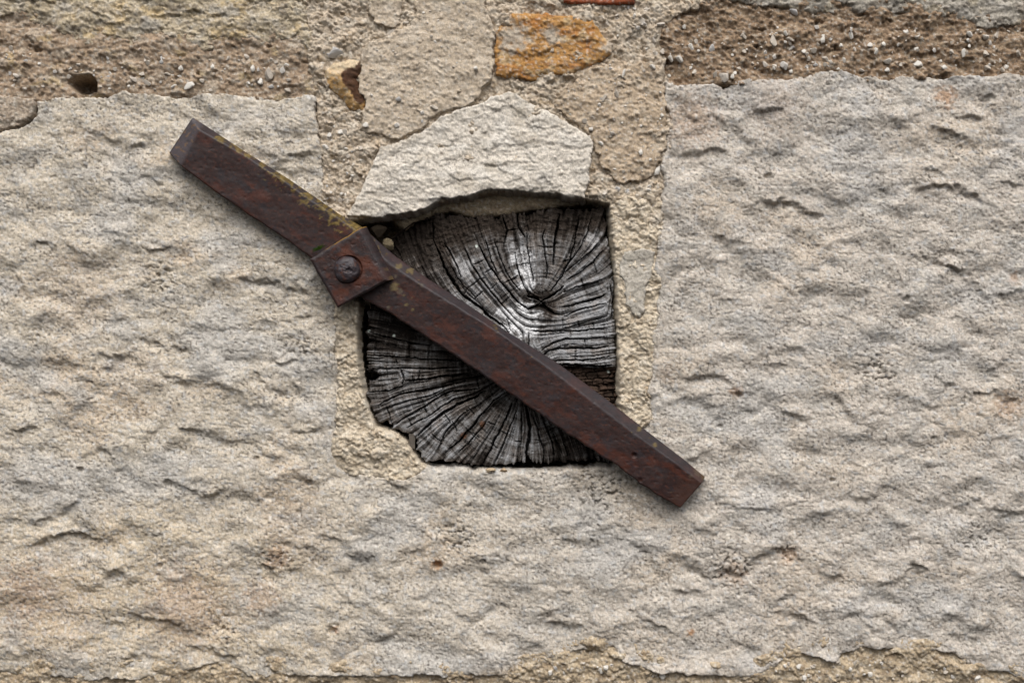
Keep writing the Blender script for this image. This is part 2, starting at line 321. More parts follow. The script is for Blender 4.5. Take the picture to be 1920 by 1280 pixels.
# upper stones
UL = [(-420,-260),(560,-260),(566,-20),(575,20),(588,62),(578,92),(540,80),(500,98),(470,84),(430,70),(390,92),(350,92),(300,60),(250,88),(205,72),(160,88),(100,48),(60,40),(30,20),(0,34),(-420,20)]
piece('stone', UL, M_stone, stone_face(201, -3, 1.5, 70, 40), pal(202, (.46, .385, .27), ((.50, .37, .19), .0, .45, .7, 60), ((.52, .47, .39), .05, .45, .7, 22), ((.27, .225, .17), .1, .5, .75, 34), ((.33, .32, .30), .15, .5, .5, 50)),
      rag=(14, 40), rnd=26, rdrop=8, seed=5, sat=.95, label='rough yellowish stone at the upper left above the brown mortar')
UR = [(1330,-260),(2330,-260),(2330,30),(1920,42),(1850,52),(1790,30),(1740,34),(1690,26),(1650,10),(1600,34),(1560,26),(1500,20),(1450,14),(1400,8),(1360,0)]
piece('stone', UR, M_stone, stone_face(211, -2, 1.4, 70, 36), pal(212, (.37, .335, .275), ((.45, .42, .37), .05, .45, .7, 24), ((.24, .20, .155), .1, .5, .7, 34), ((.42, .35, .22), .25, .5, .5, 44)),
      rag=(12, 36), rnd=24, rdrop=8, seed=6, label='rough grey stone along the top right edge')
LINTEL = [(649,405),(676,358),(699,304),(714,274),(745,266),(791,247),(837,212),(899,193),(930,177),(965,173),(995,193),(1022,206),(1061,227),(1107,254),(1115,270),(1107,308),(1103,347),(1096,374),
          (1072,370),(1022,362),(965,358),(915,358),(868,370),(830,374),(791,393),(760,401),(714,408),(676,408)]
piece('stone', LINTEL, M_stone, lambda X, Y, d: stone_face(221, 3, .95, 80, 34)(X, Y, d) + 6 * sst(200, 360, Y), pal(222, (.64, .58, .49), ((.66, .62, .55), .0, .4, .7, 40), ((.50, .43, .33), .1, .5, .6, 50), ((.48, .44, .38), .2, .55, .6, 16), q=.45),
      rag=(5, 22), rnd=5, rdrop=3.5, seed=7, label='wedge shaped whitish stone arching over the timber end')
def orange_col(X, Y, H, d):
    c = pal(232, (.42, .225, .075), ((.34, .145, .04), .0, .4, .8, 40), ((.50, .38, .22), .1, .45, .7, 30), ((.17, .08, .035), .2, .55, .65, 26), q=.25)(X, Y, H, d)
    e = np.minimum(np.hypot(X - 962, Y - 72) / 32, np.minimum(np.hypot(X - 1035, Y - 70) / 18, np.hypot(X - 1152, Y - 92) / 22)) + .9 * fbm(X / 14, Y / 14, 3, 238)
    c = mix(c, col(.42, .38, .32), .8 * (1 - sst(.4, 1.3, e)))
    return mix(c, col(.40, .36, .30), .4 * sst(.2, .6, fbm(X / 34, Y / 26, 5, 239, .6)))
ORANGE = [(945,29),(976,25),(1022,25),(1073,31),(1108,37),(1122,56),(1138,72),(1150,84),(1146,100),(1130,114),(1100,127),(1073,139),(1022,141),(1003,154),(965,148),(930,141),(926,96),(930,62),(941,42)]
piece('stone', ORANGE, M_orange, stone_face(231, 5, 1.0, 50, 26), orange_col, rag=(6, 22), rnd=14, rdrop=8, seed=8, label='rectangular orange ironstone with grey mortar smears near the top')
def rusty_col(X, Y, H, d):
    c = pal(242, (.50, .31, .13), ((.56, .46, .31), .0, .4, .7, 18), ((.36, .18, .05), .15, .5, .7, 14), q=.25)(X, Y, H, d)
    c = mix(c, col(.58, .48, .34), .8 * (1 - sst(128, 150, Y + 8 * fbm(X / 9, Y / 9, 2, 246))))
    e = sdf([(676,112),(664,128),(650,132),(640,140),(644,158),(656,172),(668,196),(686,196),(682,170),(670,150),(680,130)], X, Y) + 3 * fbm(X / 7, Y / 7, 2, 247)
    return mix(c, col(.055, .022, .012), .95 * sst(-1, 2, e))
RUSTY = [(608,131),(626,119),(656,110),(678,112),(680,131),(670,150),(680,173),(686,193),(680,208),(660,208),(645,193),(629,173),(610,162)]
piece('stone', RUSTY, M_orange, (lambda X, Y, d: stone_face(241, 4, .9, 24, 20)(X, Y, d) + 9 * sst(0, 30, d)), rusty_col, rag=(4, 14), rnd=14, rdrop=9, seed=9, label='small cream and orange stone with a dark brown patch')
BRICK = [(1054,-60),(1192,-60),(1190,6),(1150,9),(1100,8),(1056,5)]
piece('brick', BRICK, M_orange, stone_face(251, 4, .4, 50, 40), pal(252, (.36, .10, .045), ((.42, .15, .08), .0, .4, .6, 20), ((.22, .07, .04), .2, .5, .6, 16), q=.25), rag=(1.5, 12), rnd=5, rdrop=4, seed=10, label='red brick edge at the top of the frame')

# ---- mortar
def crumb_face(seed, base, k=1.0, size=22):
    def f(X, Y, d):
        wx = X + 7 * fbm(X / 16, Y / 16, 3, seed); wy = Y + 7 * fbm(X / 16, Y / 16, 3, seed + 1)
        f1, f2, i1 = worley(wx / size, wy / (size * .85), seed + 2); g1, g2, i2 = worley(wx / (size * .38), wy / (size * .36), seed + 3)
        sel = sst(-.15, .25, fbm(X / 45, Y / 45, 2, seed + 8))
        return base + k * (5 * fbm(X / 55, Y / 55, 3, seed + 4) + (4.5 * i1 - 3.2 * (1 - sst(.0, .2, f2 - f1))) * sel + 2.6 * (i2 - .5) - 2.0 * (1 - sst(0, .3, g2 - g1)) + 1.5 * fbm(X / 6, Y / 6, 3, seed + 5, .6))
    return f
def plaster_face(seed, base, k=1.0):
    def f(X, Y, d):
        g1, g2, i2 = worley(X / 9 + .4 * perlin(X / 9, Y / 9, seed + 6), Y / 9, seed + 3)
        lump = sst(.62, .8, i2) * (1 - sst(.15, .5, g1)); pit = sst(.5, .75, perlin(X / 5, Y / 5, seed + 9))
        cr = np.abs(fbm(X / 60, Y / 60, 4, seed + 7)); crm = sst(.1, .35, fbm(X / 90, Y / 90, 2, seed + 8))
        return base + k * (4 * fbm(X / 70, Y / 60, 3, seed) + 2.2 * fbm(X / 18, Y / 16, 3, seed + 1, .6) + 1.0 * fbm(X / 5, Y / 5, 2, seed + 2) + 2.4 * lump - 2.0 * pit - 2.6 * (1 - sst(.0, .03, cr)) * crm)
    return f
def grit_face(seed, base, k=1.0):
    def f(X, Y, d):
        n1 = fbm(X / 34, Y / 20, 3, seed); n2 = fbm(X / 22, (Y - 8 * n1) / 14, 4, seed + 1, .6)
        g1, g2, i2 = worley(X / 11, Y / 10, seed + 3)
        H = base + k * (3.6 * n2 + 5 * fbm(X / 80, Y / 60, 2, seed + 4) + 2.0 * fbm(X / 6, Y / 6, 3, seed + 5, .6) + 3.0 * sst(.6, .85, i2) * (1 - sst(.2, .55, g1)) - 8 * sst(.40, .75, fbm(X / 38, Y / 26, 4, seed + 6, .6)) + 4 * fbm(X / 40, Y / 34, 2, seed + 7))
        return H
    return f
def left_band_face(X, Y, d):
    H = grit_face(301, -7, 1.25)(X, Y, d)
    e = sdf([(124,150),(140,141),(170,139),(178,152),(181,170),(168,182),(150,180),(134,166)], X, Y) + 2 * fbm(X / 8, Y / 8, 2, 309)
    return H - 70 * sst(-3, 9, e)
BANDL = [(-420,-10),(0,10),(100,30),(250,60),(400,60),(560,60),(584,90),(584,120),(587,150),(588,184),(520,190),(450,184),(370,184),(290,184),(230,178),(120,188),(68,196),(0,190),(-420,190)]
mbl = piece('mortar_bed', BANDL, M_brown, left_band_face, pal(302, (.33, .245, .17), ((.44, .37, .29), .0, .4, .7, 46), ((.21, .15, .10), .1, .5, .7, 34), ((.46, .42, .36), .2, .5, .6, 14), ((.40, .30, .15), .3, .5, .5, 40)),
      rag=(5, 24), rnd=8, rdrop=4, seed=11, label='brown gritty mortar bed at upper left with a dark square hole')
BANDR = [(1238,30),(1300,-20),(1360,-40),(2330,-40),(2330,140),(1920,146),(1840,150),(1690,150),(1668,162),(1603,148),(1577,140),(1530,145),(1439,156),(1380,160),(1340,160),(1247,160),(1236,120)]
mbr = piece('mortar_bed', BANDR, M_brown, grit_face(311, -8, 1.6), pal(312, (.265, .185, .12), ((.35, .265, .18), .05, .4, .7, 26), ((.13, .085, .05), .1, .5, .8, 30), ((.40, .36, .30), .28, .5, .6, 14)),
      rag=(5, 24), rnd=8, rdrop=4, seed=12, label='brown pebbly mortar bed at upper right')
BANDB = [(-420,1240),(300,1236),(500,1230),(900,1236),(1000,1225),(1110,1190),(1180,1200),(1260,1235),(1400,1245),(1480,1195),(1640,1190),(1800,1205),(1900,1240),(2330,1240),(2330,1560),(-420,1560)]
mbb = piece('mortar_bed', BANDB, M_brown, (lambda X, Y, d: crumb_face(321, -5, 1.2, 26)(X, Y, d) - 9 * fbm(X / 60, Y / 40, 3, 328)), pal(322, (.42, .335, .23), ((.50, .43, .33), .0, .4, .7, 24), ((.28, .205, .13), .1, .5, .7, 30)),
      rag=(4, 24), rnd=8, rdrop=4, seed=13, label='crumbling tan mortar bed along the bottom edge')
cream = pal(331, (.51, .42, .315), ((.60, .535, .44), .0, .4, .7, 26), ((.36, .28, .19), .15, .5, .7, 30), ((.50, .36, .21), .3, .55, .5, 24))
cream2 = pal(336, (.57, .48, .355), ((.64, .57, .46), .0, .4, .7, 26), ((.43, .34, .235), .15, .5, .6, 30), ((.46, .33, .20), .35, .6, .5, 18))
tan = pal(341, (.50, .41, .305), ((.56, .48, .38), .0, .4, .7, 40), ((.42, .335, .24), .15, .5, .6, 50), ((.44, .40, .34), .2, .5, .5, 18), q=.4)
COLUMN = [(566,-260),(1330,-260),(1335,0),(1262,30),(1240,60),(1244,110),(1250,160),(1252,200),(1258,240),(1254,290),(1244,320),(1246,390),(1240,420),(1150,420),(1144,382),(1110,374),(1060,366),(960,356),(870,368),(820,382),(760,406),(690,412),(640,430),
          (606,400),(604,300),(594,200),(584,150),(578,90),(586,60),(570,20)]
mcol = piece('mortar_joint', COLUMN, M_mortar, crumb_face(331, -4, 1.6, 24), cream, rag=(8, 24), rnd=10, rdrop=5, grow=4, hole=True, seed=14, label='crumbly cream mortar joint filling the space above the timber end')
PATCH = [(676,100),(687,77),(718,73),(753,54),(776,31),(800,-60),(900,-60),(912,10),(924,40),(930,60),(926,96),(926,146),(905,166),(899,185),(870,200),(837,208),(791,239),(745,264),(700,252),(676,240),(680,216),(686,197),(672,162),(676,127)]
mp = piece('mortar_patch', PATCH, M_mortar, plaster_face(351, 4, 1.05), tan, rag=(9, 26), rnd=4, rdrop=4, seed=15, label='flat tan mortar patch with a broken lower edge')
PATCH2 = [(683,-60),(752,-60),(753,20),(752,44),(738,52),(705,46),(690,20)]
piece('mortar_patch', PATCH2, M_mortar, plaster_face(361, 1), tan, rag=(8, 24), rnd=4, rdrop=3, seed=16, label='small flat mortar patch at the top edge')
PATCH3 = [(1034,199),(1050,180),(1072,158),(1100,130),(1150,114),(1200,118),(1238,122),(1246,160),(1250,231),(1248,277),(1236,308),(1228,330),(1200,340),(1170,345),(1140,330),(1122,300),(1112,262),(1085,236),(1061,216)]
mp3 = piece('mortar_patch', PATCH3, M_mortar, plaster_face(371, 4, 1.3), pal(376, (.46, .355, .245), ((.54, .45, .34), .0, .4, .7, 34), ((.38, .285, .19), .15, .5, .6, 40), q=.5), rag=(9, 26), rnd=4, rdrop=3, seed=17, label='tan mortar patch with stone chips between whitish stone and block')
PATCH4 = [(0,178),(64,184),(66,200),(64,214),(34,236),(0,246),(-420,246),(-420,178)]
piece('mortar_patch', PATCH4, M_brown, crumb_face(381, 0, .8, 24), pal(382, (.38, .31, .24), ((.46, .41, .34), .0, .4, .7, 20), ((.27, .21, .15), .15, .5, .6, 24)), rag=(4, 12), rnd=6, rdrop=5, seed=18, label='lumpy mortar remnant at the left edge')
LSTRIP = [(600,470),(676,500),(680,560),(668,616),(670,672),(679,729),(690,771),(704,800),(735,810),(760,827),(774,855),(791,868),(788,884),(757,898),(712,891),(656,886),(631,872),(622,850),(626,827),(634,808),(636,757),(637,695),(625,658),(629,616),(630,577)]
msl = piece('mortar_joint', LSTRIP, M_mortar, (lambda X, Y, d: crumb_face(391, 1, 1.3, 22)(X, Y, d) - 5 * sst(830, 890, Y)), cream2, rag=(9, 24), rnd=12, rdrop=6, grow=6, hole=True, seed=19, label='crumbly cream mortar joint left of the timber end')
RSTRIP = [(1130,380),(1180,372),(1249,376),(1238,401),(1236,457),(1227,499),(1238,529),(1233,585),(1227,630),(1225,679),(1219,735),(1221,785),(1200,800),(1180,800),(1161,780),(1140,700)]
msr = piece('mortar_joint', RSTRIP, M_mortar, crumb_face(401, 0, 1.3, 24), cream2, rag=(8, 22), rnd=10, rdrop=5, grow=5, hole=True, seed=20, label='crumbly cream mortar joint right of the timber end')
CHIP = [(1159,495),(1172,472),(1210,465),(1229,472),(1221,517),(1210,540),(1208,585),(1199,598),(1184,585),(1172,570),(1172,540),(1163,517)]
piece('stone', CHIP, M_stone, stone_face(411, 4, .6, 40, 40), pal(412, (.45, .41, .34), ((.52, .48, .42), .0, .4, .6, 26), ((.38, .33, .26), .1, .5, .5, 30)), rag=(5, 18), rnd=5, rdrop=3, seed=21, label='flat grey stone sliver right of the timber end')
# mortar seen inside the hollow under the whitish stone
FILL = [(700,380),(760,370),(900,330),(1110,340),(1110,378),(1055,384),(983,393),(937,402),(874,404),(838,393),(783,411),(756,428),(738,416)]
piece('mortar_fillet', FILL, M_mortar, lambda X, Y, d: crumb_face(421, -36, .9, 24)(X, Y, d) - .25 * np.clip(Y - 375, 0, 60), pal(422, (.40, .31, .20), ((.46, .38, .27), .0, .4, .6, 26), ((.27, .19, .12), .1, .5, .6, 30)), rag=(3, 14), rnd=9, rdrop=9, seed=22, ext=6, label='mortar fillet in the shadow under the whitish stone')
# backing core of the wall: closes every joint and makes the beam hole a real pocket
DH = sdf(HOLE, GX, GY)
core = -34 + 5 * fbm(GX / 20, GY / 20, 3, 441)
core = np.where(DH > -6, core - 130 * sst(-6, 4, DH), core)
keep = (DEEP < 16)
link('mortar_core', grid_mesh('mortar_core', GX, GY, core, pal(442, (.25, .19, .125), ((.33, .26, .18), .0, .4, .7, 26))(GX, GY, core, DH), keep), M_brown, wall, label='recessed mortar deep in the joints')

# ------------------------------------------------------------------ pebbles set in the mortar
def pebble_mesh(seed):
    import bmesh
    bm = bmesh.new(); bmesh.ops.create_icosphere(bm, subdivisions=2, radius=1)
    r = random.Random(seed); ps = [Vector((r.uniform(-1, 1), r.uniform(-1, 1), r.uniform(-1, 1))).normalized() for _ in range(9)]; ds = [r.uniform(.35, .7) for _ in ps]
    for v in bm.verts:
        for p, q in zip(ps, ds):
            k = v.co.dot(p) - q
            if k > 0: v.co -= p * k * .92
    m = bpy.data.meshes.new('pebble'); bm.to_mesh(m); bm.free()
    a = m.attributes.new('tint', 'FLOAT_COLOR', 'POINT')
    c = r.choice([(.56, .53, .49), (.50, .485, .47), (.60, .57, .52), (.46, .41, .35), (.53, .48, .42)])
    a.data.foreach_set('color', [x for _ in m.vertices for x in (*c, 1)])
    m.materials.append(M_pebble); return m
PEB = [pebble_mesh(s) for s in range(10)]
rnd = random.Random(5)
def pebble(par, x, y, a, b, ang, h):
    o = bpy.data.objects.new('pebble', rnd.choice(PEB)); sc.collection.objects.link(o); o.parent = par
    o.location = ((x - 960) * S, -h * S, (640 - y) * S); a *= 1.2; b *= 1.2; o.scale = (a * S, min(a, b) * .9 * S, b * S); o.rotation_euler = (rnd.uniform(-.3, .3), ang, rnd.uniform(-.3, .3))
def hm(par, x, y):
    ok, loc, nrm, fi = par.ray_cast(Vector(((x - 960) * S, -1, (640 - y) * S)), Vector((0, 1, 0)))
    return -loc.y / S if ok else -12
def pebs(par, ox, oy, k, lst):
    for x, y, a, b, g in lst: pebble(par, ox + x / k, oy + y / k, a / k, b / k, math.radians(g), hm(par, ox + x / k, oy + y / k) + 2.5)
bpy.context.view_layer.update()
pebs(mbl, 0, 0, 2.909, [(1465,400,24,38,10),(1535,380,18,20,0),(1375,372,15,22,0),(1340,308,17,18,0),(1035,465,36,16,-30),(800,450,26,11,35),(725,430,26,14,30),(770,402,20,14,0),(985,442,14,12,0),(805,342,13,13,0),(980,370,14,16,0),
    (1565,490,22,20,0),(940,470,22,7,-25),(1145,490,14,10,0),(1160,362,13,12,0),(1100,438,16,14,40),(878,335,11,14,0),(622,375,12,11,0),(85,415,18,18,0),(125,482,13,13,0),(420,350,14,10,0),(50,258,12,14,0),(1420,440,16,20,0),(1475,470,16,12,0),(1570,435,14,12,0),(700,470,10,9,0),(840,485,8,8,0),(870,445,9,8,0),(910,400,18,9,0),(980,412,22,8,0),(405,385,9,8,0),(240,430,8,8,0),(1405,378,9,12,0),(1350,450,14,8,0)])
pebs(mbr, 1220, 0, 2.743, [(630,215,20,42,-15),(370,395,26,38,-10),(720,200,22,10,10),(885,205,14,20,10),(1035,180,14,18,10),(840,258,17,14,0),(800,275,11,13,0),(910,305,26,14,25),(1385,322,32,16,0),(1735,345,22,22,0),(1725,275,22,20,-20),(1785,178,14,20,0),
    (1720,188,20,18,0),(1615,270,14,22,20),(1550,265,16,20,0),(685,340,24,22,-40),(635,340,14,18,0),(585,325,12,22,0),(635,292,15,11,0),(315,245,15,24,0),(210,240,16,18,0),(150,305,20,18,0),(105,300,14,18,0),(485,260,13,16,0),(590,268,11,12,0),(695,172,12,13,0),(850,330,14,9,0),
    (1130,232,18,12,0),(1085,358,18,10,15),(1460,255,16,13,0),(1510,345,18,14,0),(1215,315,24,20,-30),(1835,110,24,16,0),(1900,270,18,18,0),(1645,175,18,14,0),(150,40,15,18,0),(455,350,14,11,0),(530,318,10,12,0),(330,385,12,16,0),(555,320,8,10,0),(740,55,26,16,40),(855,135,16,12,0),(980,230,14,9,0),(1195,228,14,14,0),(235,210,12,12,0),(420,395,12,12,0),(1750,215,10,12,0),(1815,355,12,14,0),(1030,155,9,9,0),(735,237,12,8,0),(480,185,16,18,0),(570,240,10,8,0)])
pebs(mcol, 560, 0, 2.595, [(1755,120,26,12,-15),(1500,110,22,20,0),(450,165,30,16,-40),(520,110,16,10,-30),(230,90,18,14,0),(1745,830,16,28,25),(150,655,14,12,0),(1770,250,14,20,0),(130,715,18,12,0),(175,255,40,30,-10),(60,400,10,30,10)])
pebs(mp3, 560, 0, 2.595, [(1545,460,12,22,10),(1390,590,14,12,0),(1485,480,8,18,30),(1420,630,14,10,20),(1660,745,12,16,0),(1580,360,8,22,25),(1520,650,14,14,0),(1650,290,16,8,0),(1470,700,14,10,0),(1720,330,16,12,0)])
pebs(mp, 560, 0, 2.595, [(485,485,14,12,0),(660,525,20,14,0),(600,550,14,10,0),(475,610,16,12,0),(330,610,16,12,0),(270,570,14,10,0),(645,180,8,10,0),(860,335,12,10,0)])
def scatter(par, poly, n, lo, hi, sd_):
    r = random.Random(sd_); P = np.array(poly); a = np.maximum(P.min(0), (-20, -10)); b = np.minimum(P.max(0), (1940, 1290)); k = 0
    while k < n:
        x, y = r.uniform(a[0], b[0]), r.uniform(a[1], b[1])
        if sdf(poly, np.array([x], f32), np.array([y], f32))[0] < 5: continue
        s_ = lo + (hi - lo) * r.random() ** 2; pebble(par, x, y, s_ * r.uniform(.8, 1.4), s_, r.uniform(-1.5, 1.5), hm(par, x, y) + .5); k += 1
scatter(mbl, [(0,90),(590,100),(590,175),(0,175)], 60, 1.8, 4, 1)
scatter(mbr, [(1245,40),(1920,50),(1920,135),(1245,145)], 120, 1.8, 5, 2)
scatter(mcol, [(590,60),(660,60),(640,110),(600,130)], 10, 2, 5, 3)
scatter(mcol, [(595,200),(680,220),(700,280),(650,380),(610,390)], 40, 2, 5.5, 4)
scatter(mcol, [(1115,280),(1235,320),(1245,400),(1120,370)], 40, 2, 6, 5)
scatter(mcol, [(1110,0),(1240,0),(1240,110),(1165,100)], 30, 2, 6, 6)
scatter(mp3, PATCH3, 60, 1.6, 3.6, 7)
scatter(mp, PATCH, 50, 1.4, 3, 8)
scatter(mbb, [(960,1272),(1110,1215),(1200,1262),(1500,1232),(1800,1238),(1900,1280)], 60, 2, 6, 9)

# ------------------------------------------------------------------ timber end
def wz(k, ox, oy, *p): return [(ox + x / k, oy + y / k) for x, y in p]
A = lambda *p: wz(4.0, 800, 380, *p)
B = lambda *p: wz(3.765, 660, 560, *p)
CR = [  # width, depth, path
 (5.5, 26, A((60,300),(130,480),(200,600),(270,690),(400,780),(470,850),(560,910),(620,970))), (2.6, 14, A((290,350),(340,470),(400,560),(470,650),(560,760),(640,850))),
 (3.2, 18, A((390,310),(430,400),(480,480),(540,570),(600,640),(680,740),(760,795),(830,765),(860,745))), (2.2, 12, A((510,280),(550,400),(590,500),(620,560),(700,660))),
 (2.4, 14, A((660,370),(680,460),(700,540),(730,620),(770,690))), (2.4, 14, A((750,220),(755,330),(775,440),(800,540),(800,620))), (2.2, 12, A((890,190),(870,260),(890,380),(905,480),(900,560))),
 (4.2, 22, A((1000,70),(985,160),(965,270),(960,380),(950,470))), (2.8, 16, A((1150,80),(1130,200),(1105,320),(1080,420),(1020,540),(960,620),(930,660))), (2.0, 12, A((1240,110),(1200,240),(1140,360),(1050,470),(990,560))),
 (1.8, 10, A((1290,300),(1200,390),(1100,470),(1040,520))), (1.8, 10, A((1330,350),(1250,440),(1150,520),(1060,570))), (4.5, 22, A((860,740),(920,710),(990,660),(1030,625))), (4.0, 20, A((860,740),(800,705),(750,695))),
 (3.0, 16, A((860,740),(910,790),(960,830),(1000,835))), (2.0, 12, A((1330,570),(1200,610),(1100,640),(1030,670))), (4.0, 18, A((1345,680),(1290,710),(1180,740),(1100,765),(1020,780))), (2.2, 12, A((1350,750),(1250,775),(1130,810),(1030,850))),
 (2.4, 12, A((1360,850),(1200,890),(1100,925),(1020,945))), (2.4, 14, A((1360,940),(1250,950),(1100,960),(960,960),(880,965),(780,960))), (2.2, 12, A((1360,1010),(1200,1020),(1050,1020),(950,1050),(900,1080),(860,1110))),
 (3.8, 18, A((1370,1075),(1250,1090),(1100,1090),(980,1090),(920,1110),(870,1150),(850,1180))), (2.2, 12, A((1380,1150),(1250,1180),(1000,1180),(900,1200))), (5.0, 30, A((1395,1222),(1250,1228),(1100,1217),(1000,1217),(920,1222))),
 (3.0, 14, A((570,80),(600,200),(580,330))), (2.6, 14, A((680,70),(690,180),(740,260))), (2.6, 12, A((40,120),(40,260),(60,310))), (2.4, 12, A((130,300),(200,420),(260,560))), (2.0, 12, A((440,280),(480,420),(530,520))),
 (2.0, 12, A((770,970),(770,1090),(830,1140))), (1.8, 9, A((170,450),(230,560),(300,640),(380,720))), (1.8, 9, A((1390,870),(1400,700),(1380,600))),
 (2.2, 12, B((100,230),(250,270),(400,310),(540,330))), (2.2, 12, B((110,395),(250,405),(400,420),(530,430),(750,440))), (2.6, 12, B((130,500),(330,490),(560,495),(760,490))), (3.0, 14, B((360,580),(520,570),(660,545),(850,540))),
 (2.6, 12, B((110,660),(250,650),(350,620),(360,570),(340,500))), (3.0, 14, B((180,750),(350,670),(500,650),(650,620),(800,580))), (2.0, 10, B((230,780),(400,720),(540,690),(640,640))), (3.4, 16, B((300,890),(380,830),(500,770),(620,690),(690,660),(900,640))),
 (5.0, 24, B((460,970),(560,870),(650,800),(760,740),(880,690),(940,650))), (2.2, 12, B((380,920),(480,860),(600,790),(720,710),(800,690))), (2.4, 12, B((600,1070),(640,970),(700,900),(800,800))), (3.0, 16, B((650,1100),(740,1020),(850,900),(930,800),(1000,720),(1080,670))),
 (2.4, 12, B((750,1090),(830,1010),(900,930),(950,870))), (4.0, 20, B((920,1180),(970,1080),(1030,960),(1080,860),(1130,740))), (2.6, 14, B((1010,1160),(1060,1050),(1110,930),(1160,800))), (7.0, 34, B((1228,1160),(1240,1050),(1260,930),(1240,800),(1225,740))),
 (2.6, 14, B((1360,1170),(1350,1050),(1310,920),(1270,800))), (2.6, 14, B((1430,1150),(1420,1020),(1350,870))), (2.2, 12, B((1480,1100),(1440,980),(1390,900))), (2.2, 12, B((1180,1150),(1190,1040),(1200,900),(1195,800))), (2.0, 12, B((1530,1120),(1490,1000))),
]
TR = [A((690,460),(780,450)), A((690,540),(640,570)), A((500,480),(440,520)), A((420,430),(340,460)), A((1180,620),(1160,560)), A((1250,440),(1280,520)), A((1190,1020),(1190,1080)), A((1250,890),(1260,950)), A((900,380),(960,390)), A((600,200),(690,190)), A((560,760),(620,700)), A((480,640),(530,600)), A((360,720),(420,660)), B((160,270),(150,390)), B((400,310),(395,420)), B((470,500),(465,570)), B((380,840),(420,900)), B((640,800),(690,880)), B((820,770),(860,830)), B((960,870),(1010,900)), B((1090,960),(1050,940)), B((1150,1010),(1200,1020)), B((1290,1000),(1340,1010)), B((700,540),(720,620)), B((570,660),(600,700)), B((980,1030),(1030,1060)), B((850,950),(900,990)), B((560,960),(620,1010)),A((300,640),(400,570),(440,560)), A((830,320),(960,330)), A((1025,870),(1025,940)), A((1080,960),(1080,1010)), A((1120,1100),(1120,1180)), A((580,600),(680,560)), A((600,870),(630,960)), A((270,690),(300,640)), A((1020,440),(1080,420)), A((1150,930),(1140,880)),
      B((235,480),(240,560)), B((640,610),(650,690),(690,680)), B((300,420),(305,480)), B((545,320),(530,440)), B((700,870),(740,940)), B((500,770),(520,810)), B((420,540),(430,600)), B((880,560),(900,640)), B((240,760),(260,860),(290,900)), B((820,480),(830,560)), B((960,600),(1000,690)), B((560,870),(540,930))]
WOOD = [(742,431),(772,410),(824,399),(874,403),(937,400),(996,393),(1051,387),(1100,387),(1133,384),(1140,431),(1147,490),(1151,544),(1154,612),(1155,684),(1156,771),(1160,850),(1150,868),(1119,864),(1028,870),(996,869),(990,858),(984,868),(937,873),(910,876),(874,871),(838,867),(797,866),
        (782,845),(780,822),(760,812),(737,806),(724,790),(712,796),(700,780),(694,760),(688,739),(687,712),(704,706),(703,700),(688,698),(686,684),(688,635),(690,585),(690,540),(705,490),(718,455)]
ws = 1.25
wx_ = np.arange(676, 1172, ws, dtype=f32); wy_ = np.arange(372, 890, ws, dtype=f32)
WX, WY = np.meshgrid(wx_, wy_)
c2 = np.zeros(WX.shape, f32); s2 = np.zeros(WX.shape, f32)
for wd, dp, p in CR:                                  # fibre-ray direction field from the drawn checks
    for (x0, y0), (x1, y1) in zip(p[:-1], p[1:]):
        a = 2 * math.atan2(y1 - y0, x1 - x0); l = math.hypot(x1 - x0, y1 - y0)
        ww = l / (((WX - (x0 + x1) / 2) ** 2 + (WY - (y0 + y1) / 2) ** 2) + 60) ** 1.5
        c2 += ww * math.cos(a); s2 += ww * math.sin(a)
TH = np.arctan2(s2, c2) / 2
DX = np.cos(TH); DY = np.sin(TH)
def lic(N, vx, vy, steps):
    h, w_ = N.shape; acc = N.copy(); cnt = 1
    for sgn in (1, -1):
        ii, jj = np.mgrid[0:h, 0:w_].astype(f32); px, py = vx * sgn, vy * sgn
        for k in range(steps):
            jj = np.clip(jj + px, 0, w_ - 1.001); ii = np.clip(ii + py, 0, h - 1.001)
            a = ii.astype(int); b = jj.astype(int)
            acc += N[a, b]; cnt += 1
            qx, qy = vx[a, b], vy[a, b]; s_ = np.where(qx * px + qy * py < 0, -1, 1); px, py = qx * s_, qy * s_
    r = acc / cnt; return (r - r.mean()) / r.std()
R_ = np.random.RandomState(3)
ray_f = lic(R_.randn(*WX.shape).astype(f32), DX, DY, 26); ray_c = lic(blur(R_.randn(*WX.shape).astype(f32), 5) * 5, DX, DY, 44)
ring_f = lic(R_.randn(*WX.shape).astype(f32), -DY, DX, 16); ring_c = lic(blur(R_.randn(*WX.shape).astype(f32), 3) * 4, -DY, DX, 26)
ray_m = lic(blur(R_.randn(*WX.shape).astype(f32), 2) * 3, DX, DY, 34)
dW = sdf(WOOD, WX, WY) + 2.0 * fbm(WX / 9, WY / 9, 3, 61) + 1.3 * ray_c + .7 * ray_m
H = -21 + 3 * fbm(WX / 90, WY / 90, 2, 62) + 1.5 * ray_c + .7 * ray_f + .3 * ring_f + .3 * ring_c + .8 * fbm(WX / 6, WY / 6, 3, 63)
fc = sst(1.25, 2.0, -ray_c + .35 * ray_f); H -= 4.5 * fc; fm = sst(1.15, 1.9, -ray_m + .3 * perlin(WX / 12, WY / 12, 68)); H -= 5.5 * fm; H += .8 * ray_m                      # fine checks along the rays
fr = sst(1.55, 2.2, -ring_c + .3 * ring_f) * sst(-.1, .3, fbm(WX / 40, WY / 40, 2, 64)); H -= 2.2 * fr
crm = np.zeros(WX.shape, f32)
